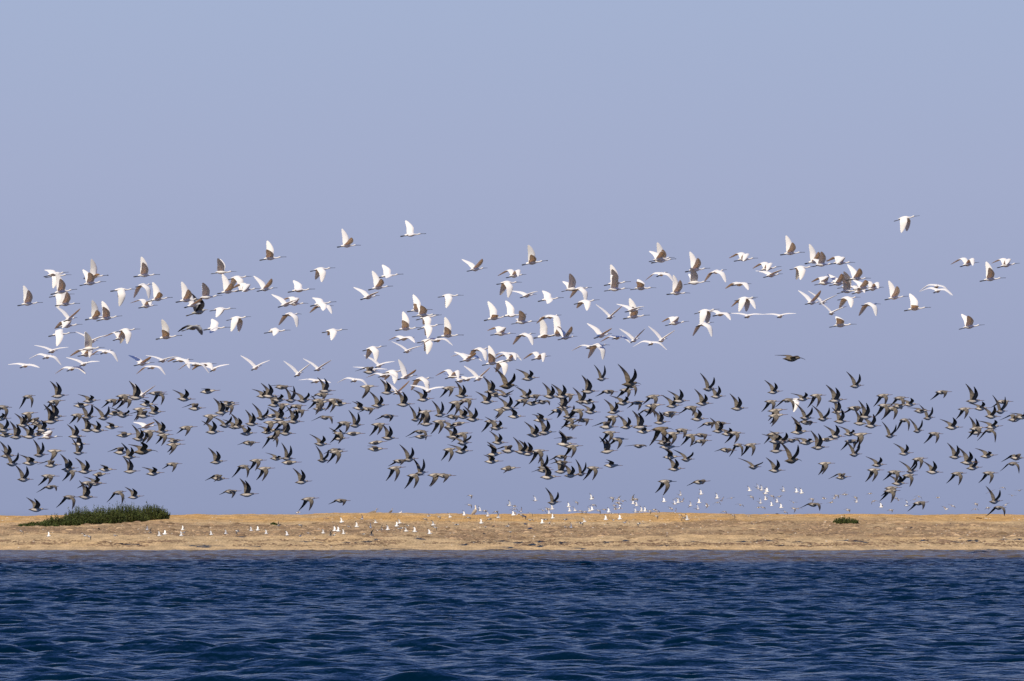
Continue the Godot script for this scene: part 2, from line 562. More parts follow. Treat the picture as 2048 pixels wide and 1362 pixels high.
func mound(called: String, px: float, distance: float, wide: float, tall: float, color: Color, label: String, category: String) -> void:
	var x0 := (px - 1024.0) * distance / LENS
	var st := begin()
	var n := 18
	var pts := []
	for j in 6:
		var row := []
		for i in n:
			var a := TAU * i / n
			var f := j / 5.0
			var r := f * (1.0 + 0.22 * small.get_noise_2d(cos(a) * 2.0 + px, sin(a) * 2.0))
			var x := cos(a) * r * wide * 0.5
			var z := sin(a) * r * wide * 0.4
			var y := ground(x0 + x, distance - z) + tall * (1.0 - f * f) * (0.8 + 0.5 * small.get_noise_2d(x * 6.0 + px, z * 6.0)) - 0.02 * f
			row.append(Vector3(x, y - ground(x0, distance), z))
		pts.append(row)
	for j in 5:
		for i in n:
			var l := (i + 1) % n
			var c := color * rng.randf_range(0.7, 1.3)
			quad(st, [pts[j][i], pts[j][l], pts[j + 1][l], pts[j + 1][i]], [c, c, c, c], Vector3.UP, 0)
	var o := obj(called, finish(st), M.feathers)
	o.position = Vector3(x0, ground(x0, distance), -distance)
	tag(o, label, category)

func driftwood(px: float, distance: float, long: float, thick: float, yaw: float, label: String, color: Color) -> void:
	var x0 := (px - 1024.0) * distance / LENS
	var st := begin()
	var list := []
	for i in 8:
		var f := i / 7.0
		list.append([lerpf(-long / 2, long / 2, f), 0.5 * thick * sin(f * 5.0) * 0.3, thick * 0.5 * rng.randf_range(0.7, 1.1) * (1.0 - 0.4 * f), thick * 0.5 * rng.randf_range(0.7, 1.1) * (1.0 - 0.4 * f)])
	rings(st, list, 7, func(_a, _u): return color * rng.randf_range(0.75, 1.2))
	var o := obj("driftwood", finish(st), M.feathers)
	o.position = Vector3(x0, ground(x0, distance) + thick * 0.35, -distance)
	o.rotation.y = yaw
	tag(o, label, "driftwood")

func standing_bird(px: float, distance: float, size: float, tilt: float, yaw: float, back: Color, belly: Color, sitting: bool, label: String) -> void:
	var x0 := (px - 1024.0) * distance / LENS
	var o := base("gull", Vector3(x0, ground(x0, distance), -distance))
	var st := begin()
	rings(st, [[-0.2, 0.0, 0.006, 0.012], [-0.16, 0.0, 0.016, 0.025], [-0.1, -0.004, 0.045, 0.045], [-0.03, -0.01, 0.065, 0.06], [0.05, -0.006, 0.066, 0.06], [0.1, 0.02, 0.045, 0.042], [0.125, 0.06, 0.034, 0.03], [0.14, 0.1, 0.034, 0.03], [0.165, 0.115, 0.026, 0.024], [0.182, 0.114, 0.01, 0.01]], 8, func(a, u): return back if (u > -0.1 and a < 0.55) else belly)
	var lift := 0.06 if sitting else 0.13
	var b := obj("body", finish(st), M.feathers, o)
	b.position.y = lift
	b.rotation.z = tilt
	var bill := begin()
	rings(bill, [[0.176, 0.112, 0.008, 0.007], [0.21, 0.104, 0.006, 0.005], [0.23, 0.097, 0.002, 0.002]], 5, func(_a, _u): return Color(0.2, 0.12, 0.04))
	var bb := obj("bill", finish(bill), M.feathers, o)
	bb.position.y = lift
	bb.rotation.z = tilt
	if not sitting:
		for s in [-1.0, 1.0]:
			var leg := begin()
			rings(leg, [[-0.14, 0.0, 0.006, 0.006], [-0.05, 0.0, 0.005, 0.005], [0.005, 0.0, 0.007, 0.007]], 5, func(_a, _u): return Color(0.1, 0.06, 0.03), 2, 0.02 * s)
			var lg := obj("leg", finish(leg), M.feathers, o)
			lg.rotation.z = PI / 2
			lg.position.y = lift
	o.rotation.y = yaw
	o.scale = Vector3.ONE * size
	tag(o, label, "bird")

# ---------------------------------------------------------------- the scene
func noise_image(size: int, frequency: float, low: float, high: float, octaves: int, seed_of: int) -> ImageTexture:
	var n := FastNoiseLite.new()
	n.seed = seed_of
	n.frequency = frequency
	n.fractal_octaves = octaves
	var im := n.get_seamless_image(size, size)
	im.convert(Image.FORMAT_RGB8)
	for y in size:
		for x in size:
			var g := lerpf(low, high, im.get_pixel(x, y).r)
			im.set_pixel(x, y, Color(g, g, g))
	return ImageTexture.create_from_image(im)

func sky_panorama() -> ImageTexture:
	var stops := [[-90.0, Color8(100, 105, 118)], [-4.0, Color8(132, 142, 170)], [-0.5, Color8(143, 153, 187)], [0.3, Color8(146, 156, 189)], [1.62, Color8(156, 165, 197)], [3.27, Color8(163, 173, 204)], [4.96, Color8(164, 178, 209)], [9.0, Color8(138, 164, 216)], [20.0, Color8(82, 120, 202)], [40.0, Color8(62, 100, 178)], [90.0, Color8(64, 96, 158)]]
	var h := 2048
	var im := Image.create(16, h, false, Image.FORMAT_RGBF)
	for y in h:
		var e := 90.0 - 180.0 * (y + 0.5) / h
		var c: Color = stops[0][1].srgb_to_linear()
		for i in range(1, stops.size()):
			if e >= stops[i - 1][0]:
				c = stops[i - 1][1].srgb_to_linear().lerp(stops[i][1].srgb_to_linear(), smoothstep(0, 1, clampf((e - stops[i - 1][0]) / (stops[i][0] - stops[i - 1][0]), 0, 1)) * 0.0 + clampf((e - stops[i - 1][0]) / (stops[i][0] - stops[i - 1][0]), 0, 1))
		for x in 16: im.set_pixel(x, y, c)
	return ImageTexture.create_from_image(im)

func mat(roughness: float, specular := 0.3) -> StandardMaterial3D:
	var m := StandardMaterial3D.new()
	m.vertex_color_use_as_albedo = true
	m.roughness = roughness
	m.metallic_specular = specular
	return m

func _ready() -> void:
	rng.seed = 20240611
	# camera: a long lens about a metre above the water, tipped up a little
	cam_basis = Basis(Vector3.RIGHT, atan((HORIZON - 681.0) / LENS))
	var cam := Camera3D.new()
	cam.name = "camera"
	cam.transform = Transform3D(cam_basis, EYE)
	cam.fov = rad_to_deg(2.0 * atan(681.0 / LENS))
	cam.near = 0.5
	cam.far = 9000.0
	add_child(cam)
	cam.current = true
	# sky, sun, exposure
	var env := Environment.new()
	var sky := Sky.new()
	var pan := PanoramaSkyMaterial.new()
	pan.panorama = sky_panorama()
	sky.sky_material = pan
	env.sky = sky
	env.background_mode = Environment.BG_SKY
	env.tonemap_mode = Environment.TONE_MAPPER_LINEAR
	env.tonemap_exposure = 1.0
	env.sdfgi_enabled = true
	env.ssao_enabled = true
	env.ssil_enabled = true
	var we := WorldEnvironment.new()
	we.name = "world_environment"
	we.environment = env
	add_child(we)
	var sun := DirectionalLight3D.new()
	sun.name = "sun"
	sun.light_energy = 1.55
	sun.light_angular_distance = 0.5
	sun.light_color = Color(1.0, 0.95, 0.86)
	sun.shadow_enabled = true
	add_child(sun)
	sun.look_at_from_position(Vector3.ZERO, -Vector3(-0.36, 0.7, 0.62), Vector3.UP)

	# materials
	broad.seed = 5
	broad.frequency = 0.09
	broad.fractal_octaves = 2
	middle.seed = 11
	middle.frequency = 0.55
	middle.fractal_octaves = 3
	small.seed = 23
	small.frequency = 2.4
	small.fractal_octaves = 3
	M.white_plumage = mat(0.75, 0.3)
	M.white_plumage.backlight_enabled = true
	M.white_plumage.backlight = Color(0.6, 0.44, 0.29)
	M.feathers = mat(0.85, 0.25)
	M.horn = mat(0.5, 0.4)
	M.leaves = mat(0.7, 0.3)
	M.leaves.backlight_enabled = true
	M.leaves.backlight = Color(0.16, 0.24, 0.05)
	M.litter = mat(0.95, 0.2)
	M.sand = mat(0.95, 0.2)
	M.sand.albedo_texture = noise_image(512, 0.03, 0.6, 1.15, 5, 3)
	M.sand.uv1_triplanar = true
	M.sand.uv1_world_triplanar = true
	M.sand.uv1_scale = Vector3.ONE * 0.7
	M.water = mat(0.14, 0.16)
	M.water.normal_enabled = true
	var ripples := FastNoiseLite.new()
	ripples.seed = 8
	ripples.frequency = 0.02
	ripples.fractal_octaves = 3
	var rip := ripples.get_seamless_image(512, 512)
	rip.convert(Image.FORMAT_RGB8)
	rip.bump_map_to_normal_map(6.0)
	M.water.normal_texture = ImageTexture.create_from_image(rip)
	M.water.normal_scale = 0.8
	M.water.uv1_triplanar = true
	M.water.uv1_world_triplanar = true
	M.water.uv1_scale = Vector3.ONE * 0.9

	# the setting
	make_waves()
	var water := obj("water", water_mesh(), M.water)
	tag(water, "choppy dark blue water in front of the sand bar", "", "", "structure")
	var sea := PlaneMesh.new()
	sea.size = Vector2(12000, 7600)
	M.open_sea = M.water.duplicate()
	M.open_sea.vertex_color_use_as_albedo = false
	M.open_sea.albedo_color = Color(0.0035, 0.0105, 0.023).linear_to_srgb()
	var far_sea := obj("sea", sea, M.open_sea)
	far_sea.position = Vector3(0, -0.05, -290.0 - 3800.0)
	tag(far_sea, "open sea beyond the sand bar", "", "", "structure")
	var bed_mesh := PlaneMesh.new()
	bed_mesh.size = Vector2(16000, 16000)
	var bed := obj("seabed", bed_mesh, M.sand)
	bed.position = Vector3(0, -2.2, -4000)
	tag(bed, "sandy bed under the water", "", "", "structure")
	var xs := PackedFloat32Array()
	for x in [-600.0, -300.0, -150.0, -90.0, -60.0, -45.0, -36.0, -30.0]: xs.append(x)
	var x := -26.0
	while x <= 26.0:
		xs.append(x)
		x += 0.13
	for q in [30.0, 36.0, 45.0, 60.0, 90.0, 150.0, 300.0, 600.0]: xs.append(q)
	var ds := PackedFloat32Array([186.0, 192.0, 196.0, 198.0])
	var dd := 199.0
	while dd < 243.0:
		ds.append(dd)
		dd += 0.14
	for q in [246.0, 250.0, 256.0, 264.0, 272.0, 282.0, 292.0, 300.0, 312.0]: ds.append(q)
	var bar := obj("sand_bar", grid(xs, ds, false, ground, sand_color, func(gx, gd):
		var e := 0.09
		return Vector3(ground(gx - e, gd) - ground(gx + e, gd), 2.0 * e, ground(gx, gd + e) - ground(gx, gd - e)).normalized()), M.sand)
	tag(bar, "low bar of tan sand with a brown belt of dry seaweed", "", "", "structure")

	# plants on the bar
	var thicket := [[78.0, 219.5, 1.5, 0.8, 0.2, 260], [122.0, 221.0, 1.4, 1.0, 0.36, 300], [165.0, 222.5, 1.4, 1.2, 0.6, 420], [210.0, 224.0, 1.5, 1.3, 0.62, 440], [255.0, 226.0, 1.4, 1.3, 0.64, 420], [300.0, 228.0, 1.4, 1.2, 0.58, 400]]
	var what := ["lowest trailing shrub at the thin end of the long green thicket", "low shrub next to the trailing end of the long green thicket", "dark green shrub in the tall middle of the long thicket", "dark green shrub in the tall middle of the long thicket", "dark green shrub in the tall middle of the long thicket", "end shrub of the long green thicket, higher up the crest"]
	for i in thicket.size():
		var t: Array = thicket[i]
		shrub("shrub", t[0], t[1], t[2], t[3], t[4], t[5], what[i], "shrubs of the long thicket")
	shrub("shrub", 1692.0, 222.5, 0.9, 0.6, 0.27, 150, "small low green shrub alone on the brown seaweed belt", "")
	shrub("shrub", 548.0, 221.0, 0.22, 0.2, 0.12, 26, "tiny yellow-green tuft on the seaweed belt", "")

	# seaweed, pebbles and shells too small to count
	var clump := lump_mesh(4, 0.55)
	scatter("dry_seaweed", clump, 22000, func():
		var cx := rng.randf_range(-23, 23)
		var cd := rng.randf_range(202.0, 231.0)
		if rng.randf() > 0.05 + wrack_cover(cx, cd): return null
		var s := rng.randf_range(0.012, 0.032) * (1.0 + 2.6 * float(rng.randf() < 0.12) * rng.randf())
		var b := Basis(Vector3.UP, rng.randf() * TAU).scaled(Vector3(s * rng.randf_range(1.0, 2.4), s * rng.randf_range(0.35, 0.9), s))
		var c := Color(0.25, 0.165, 0.1).lerp(Color(0.48, 0.34, 0.2), rng.randf()) * rng.randf_range(0.45, 1.15)
		return [Transform3D(b, Vector3(cx, ground(cx, cd) - 0.004, -cd)), c], "crumbled brown dry seaweed strewn over the sand bar", "seaweed")
	scatter("tidewrack", clump, 6000, func():
		var cx := rng.randf_range(-23, 23)
		var lane: float = [203.4, 204.6, 206.0][rng.randi() % 3]
		var cd := lane + 0.9 * middle.get_noise_2d(cx * 0.6, lane) + rng.randfn(0, 0.35)
		if broad.get_noise_2d(cx * 2.5, lane * 7.0) < -0.05: return null
		var s := rng.randf_range(0.012, 0.04)
		var b := Basis(Vector3.UP, rng.randf() * TAU).scaled(Vector3(s * rng.randf_range(1.0, 2.4), s * 0.6, s))
		var c := Color(0.19, 0.125, 0.08) * rng.randf_range(0.5, 1.3)
		return [Transform3D(b, Vector3(cx, ground(cx, cd) - 0.003, -cd)), c], "thin broken lines of dark weed left on the pale beach", "seaweed")
	scatter("shells", lump_mesh(9, 0.25), 420, func():
		var cx := rng.randf_range(-23, 23)
		var cd := rng.randf_range(201.5, 234.0)
		var s := rng.randf_range(0.012, 0.03)
		return [Transform3D(Basis(Vector3.UP, rng.randf() * TAU).scaled(Vector3(s * 1.4, s * 0.6, s)), Vector3(cx, ground(cx, cd), -cd)), Color(0.68, 0.62, 0.52) * rng.randf_range(0.8, 1.1)], "pale shells scattered over the sand", "shells")

	# single things lying on the sand
	mound("seaweed_mound", 1890, 204.6, 0.62, 0.12, Color(0.22, 0.15, 0.095), "brown heap of seaweed alone on the pale beach", "seaweed")
	mound("seaweed_mound", 1702, 205.2, 0.3, 0.07, Color(0.2, 0.135, 0.085), "small flat heap of seaweed below the lone green shrub", "seaweed")
	mound("seaweed_mound", 1350, 205.0, 0.3, 0.06, Color(0.2, 0.135, 0.085), "small dark heap of seaweed on the pale beach", "seaweed")
	mound("dark_lump", 198, 215.5, 0.14, 0.07, Color(0.02, 0.018, 0.016), "small black lump on the sand below the long thicket", "lump")
	driftwood(1958, 227.5, 0.22, 0.05, 0.1, "short dark piece of driftwood near the crest", Color(0.06, 0.035, 0.022))
	driftwood(1972, 228.0, 0.12, 0.045, -0.2, "pale stub of driftwood beside the dark piece", Color(0.62, 0.55, 0.45))
	driftwood(1555, 236.5, 0.16, 0.05, 0.0, "flat dark driftwood lying on the crest", Color(0.07, 0.04, 0.025))
	driftwood(562, 220.6, 0.14, 0.06, 0.5, "dark driftwood beside the yellow-green tuft", Color(0.07, 0.045, 0.03))

	# birds resting on the bar
	standing_bird(747, 240.0, 0.95, 0.12, 0.1, Color(0.2, 0.175, 0.15), Color(0.33, 0.29, 0.24), true, "grey-brown gull sitting on the crest with its head up")
	standing_bird(782, 239.0, 0.6, 0.5, 0.3, Color(0.14, 0.12, 0.1), Color(0.35, 0.32, 0.28), false, "small dark wader-like gull standing upright on the crest")
	standing_bird(801, 238.0, 0.42, 0.2, 0.4, Color(0.8, 0.78, 0.74), Color(0.84, 0.82, 0.8), true, "small white gull sitting low on the crest")
	standing_bird(949, 238.0, 1.1, 0.75, 0.5, Color(0.34, 0.29, 0.22), Color(0.78, 0.72, 0.6), false, "tall pale gull standing upright on the crest")

	# the flocks
	for b in SPOONBILLS:
		var far := rng.randf_range(174.0, 201.0)
		spoonbill(b[0], b[1], b[2], far).scale = Vector3.ONE * (far / 190.0) * rng.randf_range(0.88, 0.95)
	heron(396, 624, "a1", 190.0, 28.0, "dark grey heron with raised wings and trailing legs among spoonbills")
	heron(384, 655, "d2", 188.0, 48.0, "dark grey heron with bowed black-edged wings among spoonbills")
	for b in CURLEWS:
		var o := wader("curlew", b[0], b[1], b[2], rng.randf_range(120.0, 126.0), 1.22)
		var d := pose_of(b[2])
		var how := "large brown curlew with down-curved bill and %s" % HOW[d.letter]
		if b[1] == 717: how = "lone brown curlew gliding between the spoonbills and the godwits"
		tag(o, how, "bird", "curlews among the godwits")
	var order := []
	for i in GODWITS.size():
		order.append([rng.randf_range(121.0, 136.0), i])
	var near := order.duplicate()
	near.sort_custom(func(p, q): return p[0] < q[0])
	var limit: float = near[299][0]
	var rest := []
	for p in order:
		var b: Array = GODWITS[p[1]]
		var o := wader("godwit", b[0], b[1], b[2], p[0], rng.randf_range(0.9, 1.0))
		if p[0] > limit:
			rest.append(o)
			continue
		tell(o, "brown godwit", b[0], b[2], b[2].length() > 2)
	var st := begin()
	for o in rest:
		for part in o.get_children():
			st.append_from(part.mesh, 0, o.transform * part.transform)
		remove_child(o)
		o.free()
	tag(obj("godwit_flock", st.commit(), M.feathers), "the farther brown godwits filling the flock", "birds", "", "stuff")
	for b in SANDPIPERS:
		var low: bool = b[1] > 1034
		var o := wader("sandpiper", b[0], b[1], b[2], rng.randf_range(196.0, 201.0) if low else rng.randf_range(198.0, 226.0), rng.randf_range(0.46, 0.56))
		tell(o, "small white sandpiper skimming the sand" if low else "small white sandpiper", b[0], b[2], false, false)
	settle_labels()

# Where each bird is in the photograph (pixels of 2048 x 1362) and its pose:
# a wings raised high, b half raised, c level, d half down, e swept down, f folded on the upstroke;
# 0 1 2 3 how far it heads away, t towards; + - how it banks.
const SPOONBILLS := [
	[55, 607, "a1"], [107, 548, "c1"], [111, 551, "e0"], [122, 583, "a1"], [118, 590, "e0"], [130, 608, "a1"], [138, 638, "b3"], [133, 651, "f1"], [118, 668, "d0+"], [187, 553, "a1+"],
	[180, 566, "b1"], [190, 635, "a1+"], [213, 636, "a0"], [242, 579, "e0+"], [288, 550, "a0"], [285, 570, "e2"], [292, 612, "f2"], [250, 660, "e1"], [240, 676, "f2"], [184, 682, "b3"],
	[177, 697, "a0-"], [104, 702, "c3"], [94, 713, "d3"], [50, 731, "c3"], [172, 709, "f2"], [211, 703, "d3"], [167, 728, "c3"], [143, 737, "d3"], [284, 727, "b2"], [304, 734, "d3"],
	[285, 790, "b3"], [315, 598, "a1"], [385, 610, "a2"], [372, 600, "a1"], [412, 594, "a0-"], [442, 544, "a0-"], [455, 583, "a1"], [473, 555, "e1"], [490, 579, "f1"], [530, 578, "b2"],
	[440, 618, "d0"], [472, 636, "et"], [428, 656, "c0+"], [332, 674, "a0+"], [549, 662, "d0"], [580, 628, "e2"], [540, 516, "a0"], [571, 609, "b2"], [588, 607, "f1"], [597, 580, "c0+"],
	[693, 491, "a1"], [821, 469, "b0+"], [640, 538, "e1"], [775, 551, "c0+"], [756, 575, "a1"], [736, 594, "b2"], [641, 607, "c1+"], [645, 612, "d2"], [834, 620, "b0+"], [852, 634, "e0"],
	[845, 630, "b0"], [896, 591, "e0"], [664, 661, "d0"], [744, 696, "e1"], [811, 657, "a0"], [855, 653, "e0"], [807, 677, "d2"], [814, 702, "b3"], [855, 681, "e0"], [875, 680, "d3"],
	[895, 671, "a0"], [758, 731, "b3"], [742, 741, "c3"], [783, 743, "e1"], [766, 751, "d3"], [636, 738, "b3"], [596, 748, "b3"], [632, 762, "c3"], [709, 760, "d3"], [811, 754, "a2"],
	[842, 757, "e2"], [857, 781, "c3"], [795, 785, "b3"], [325, 721, "c3"], [362, 720, "d2"], [390, 728, "d3"], [408, 729, "d2"], [427, 738, "c3"], [511, 735, "b3"], [950, 538, "b2"],
	[1064, 525, "a0+"], [1028, 551, "f2"], [1013, 565, "e1"], [1053, 591, "c2"], [1096, 598, "c0+"], [988, 636, "b0+"], [1022, 630, "b0+"], [1043, 644, "b0-"], [1100, 633, "d2"], [1001, 667, "f1"],
	[1048, 669, "e2"], [1088, 672, "a0+"], [1116, 669, "a0"], [1131, 675, "b2"], [935, 719, "b2"], [936, 713, "d3"], [958, 698, "e2"], [984, 726, "a0"], [1003, 724, "e1"], [1015, 708, "d3"],
	[1020, 718, "f2"], [1078, 715, "f2"], [905, 752, "f2"], [920, 761, "c3"], [935, 758, "c3"], [957, 757, "b3"], [1322, 521, "a1"], [1318, 518, "b1"], [1322, 548, "d3"], [1390, 539, "a1"],
	[1143, 578, "b1-"], [1160, 577, "e2"], [1229, 566, "a0"], [1229, 578, "a0-"], [1281, 576, "b0"], [1168, 603, "d1"], [1352, 586, "a1"], [1388, 565, "b0-"], [1220, 634, "b3"], [1267, 633, "a0"],
	[1264, 620, "c2"], [1349, 646, "f1"], [1408, 622, "et"], [1406, 648, "e2"], [1202, 671, "b2"], [1179, 694, "d3"], [1195, 690, "e2"], [1233, 675, "d3"], [1268, 680, "b3"], [1302, 686, "d3"],
	[1323, 680, "b3"], [1487, 518, "f1"], [1432, 543, "e2"], [1534, 537, "f1"], [1542, 550, "c2"], [1580, 506, "a1"], [1628, 523, "a1"], [1642, 529, "b1-"], [1600, 535, "e0"], [1679, 525, "f1"],
	[1478, 568, "d2"], [1487, 597, "et"], [1490, 600, "d2"], [1623, 605, "b2"], [1645, 605, "b3"], [1648, 566, "f1"], [1440, 628, "d2"], [1495, 632, "c3"], [1560, 632, "c3"], [1663, 626, "b3"],
	[1680, 650, "b0"], [1676, 567, "b1"], [1712, 557, "b1"], [1695, 573, "b0-"], [1694, 582, "b0-"], [1717, 583, "f2"], [1725, 575, "b1"], [1745, 577, "f2"], [1693, 596, "e1"], [1788, 595, "a1"],
	[1873, 572, "d3"], [1875, 581, "d3"], [1738, 608, "e2"], [1829, 617, "b0+"], [1808, 436, "et"], [1935, 528, "f2"], [2012, 530, "f1"], [1980, 558, "a0"], [1938, 653, "b0"], [1590, 800, "e0"],
	[95, 874, "f1"], [292, 853, "c2"],
]
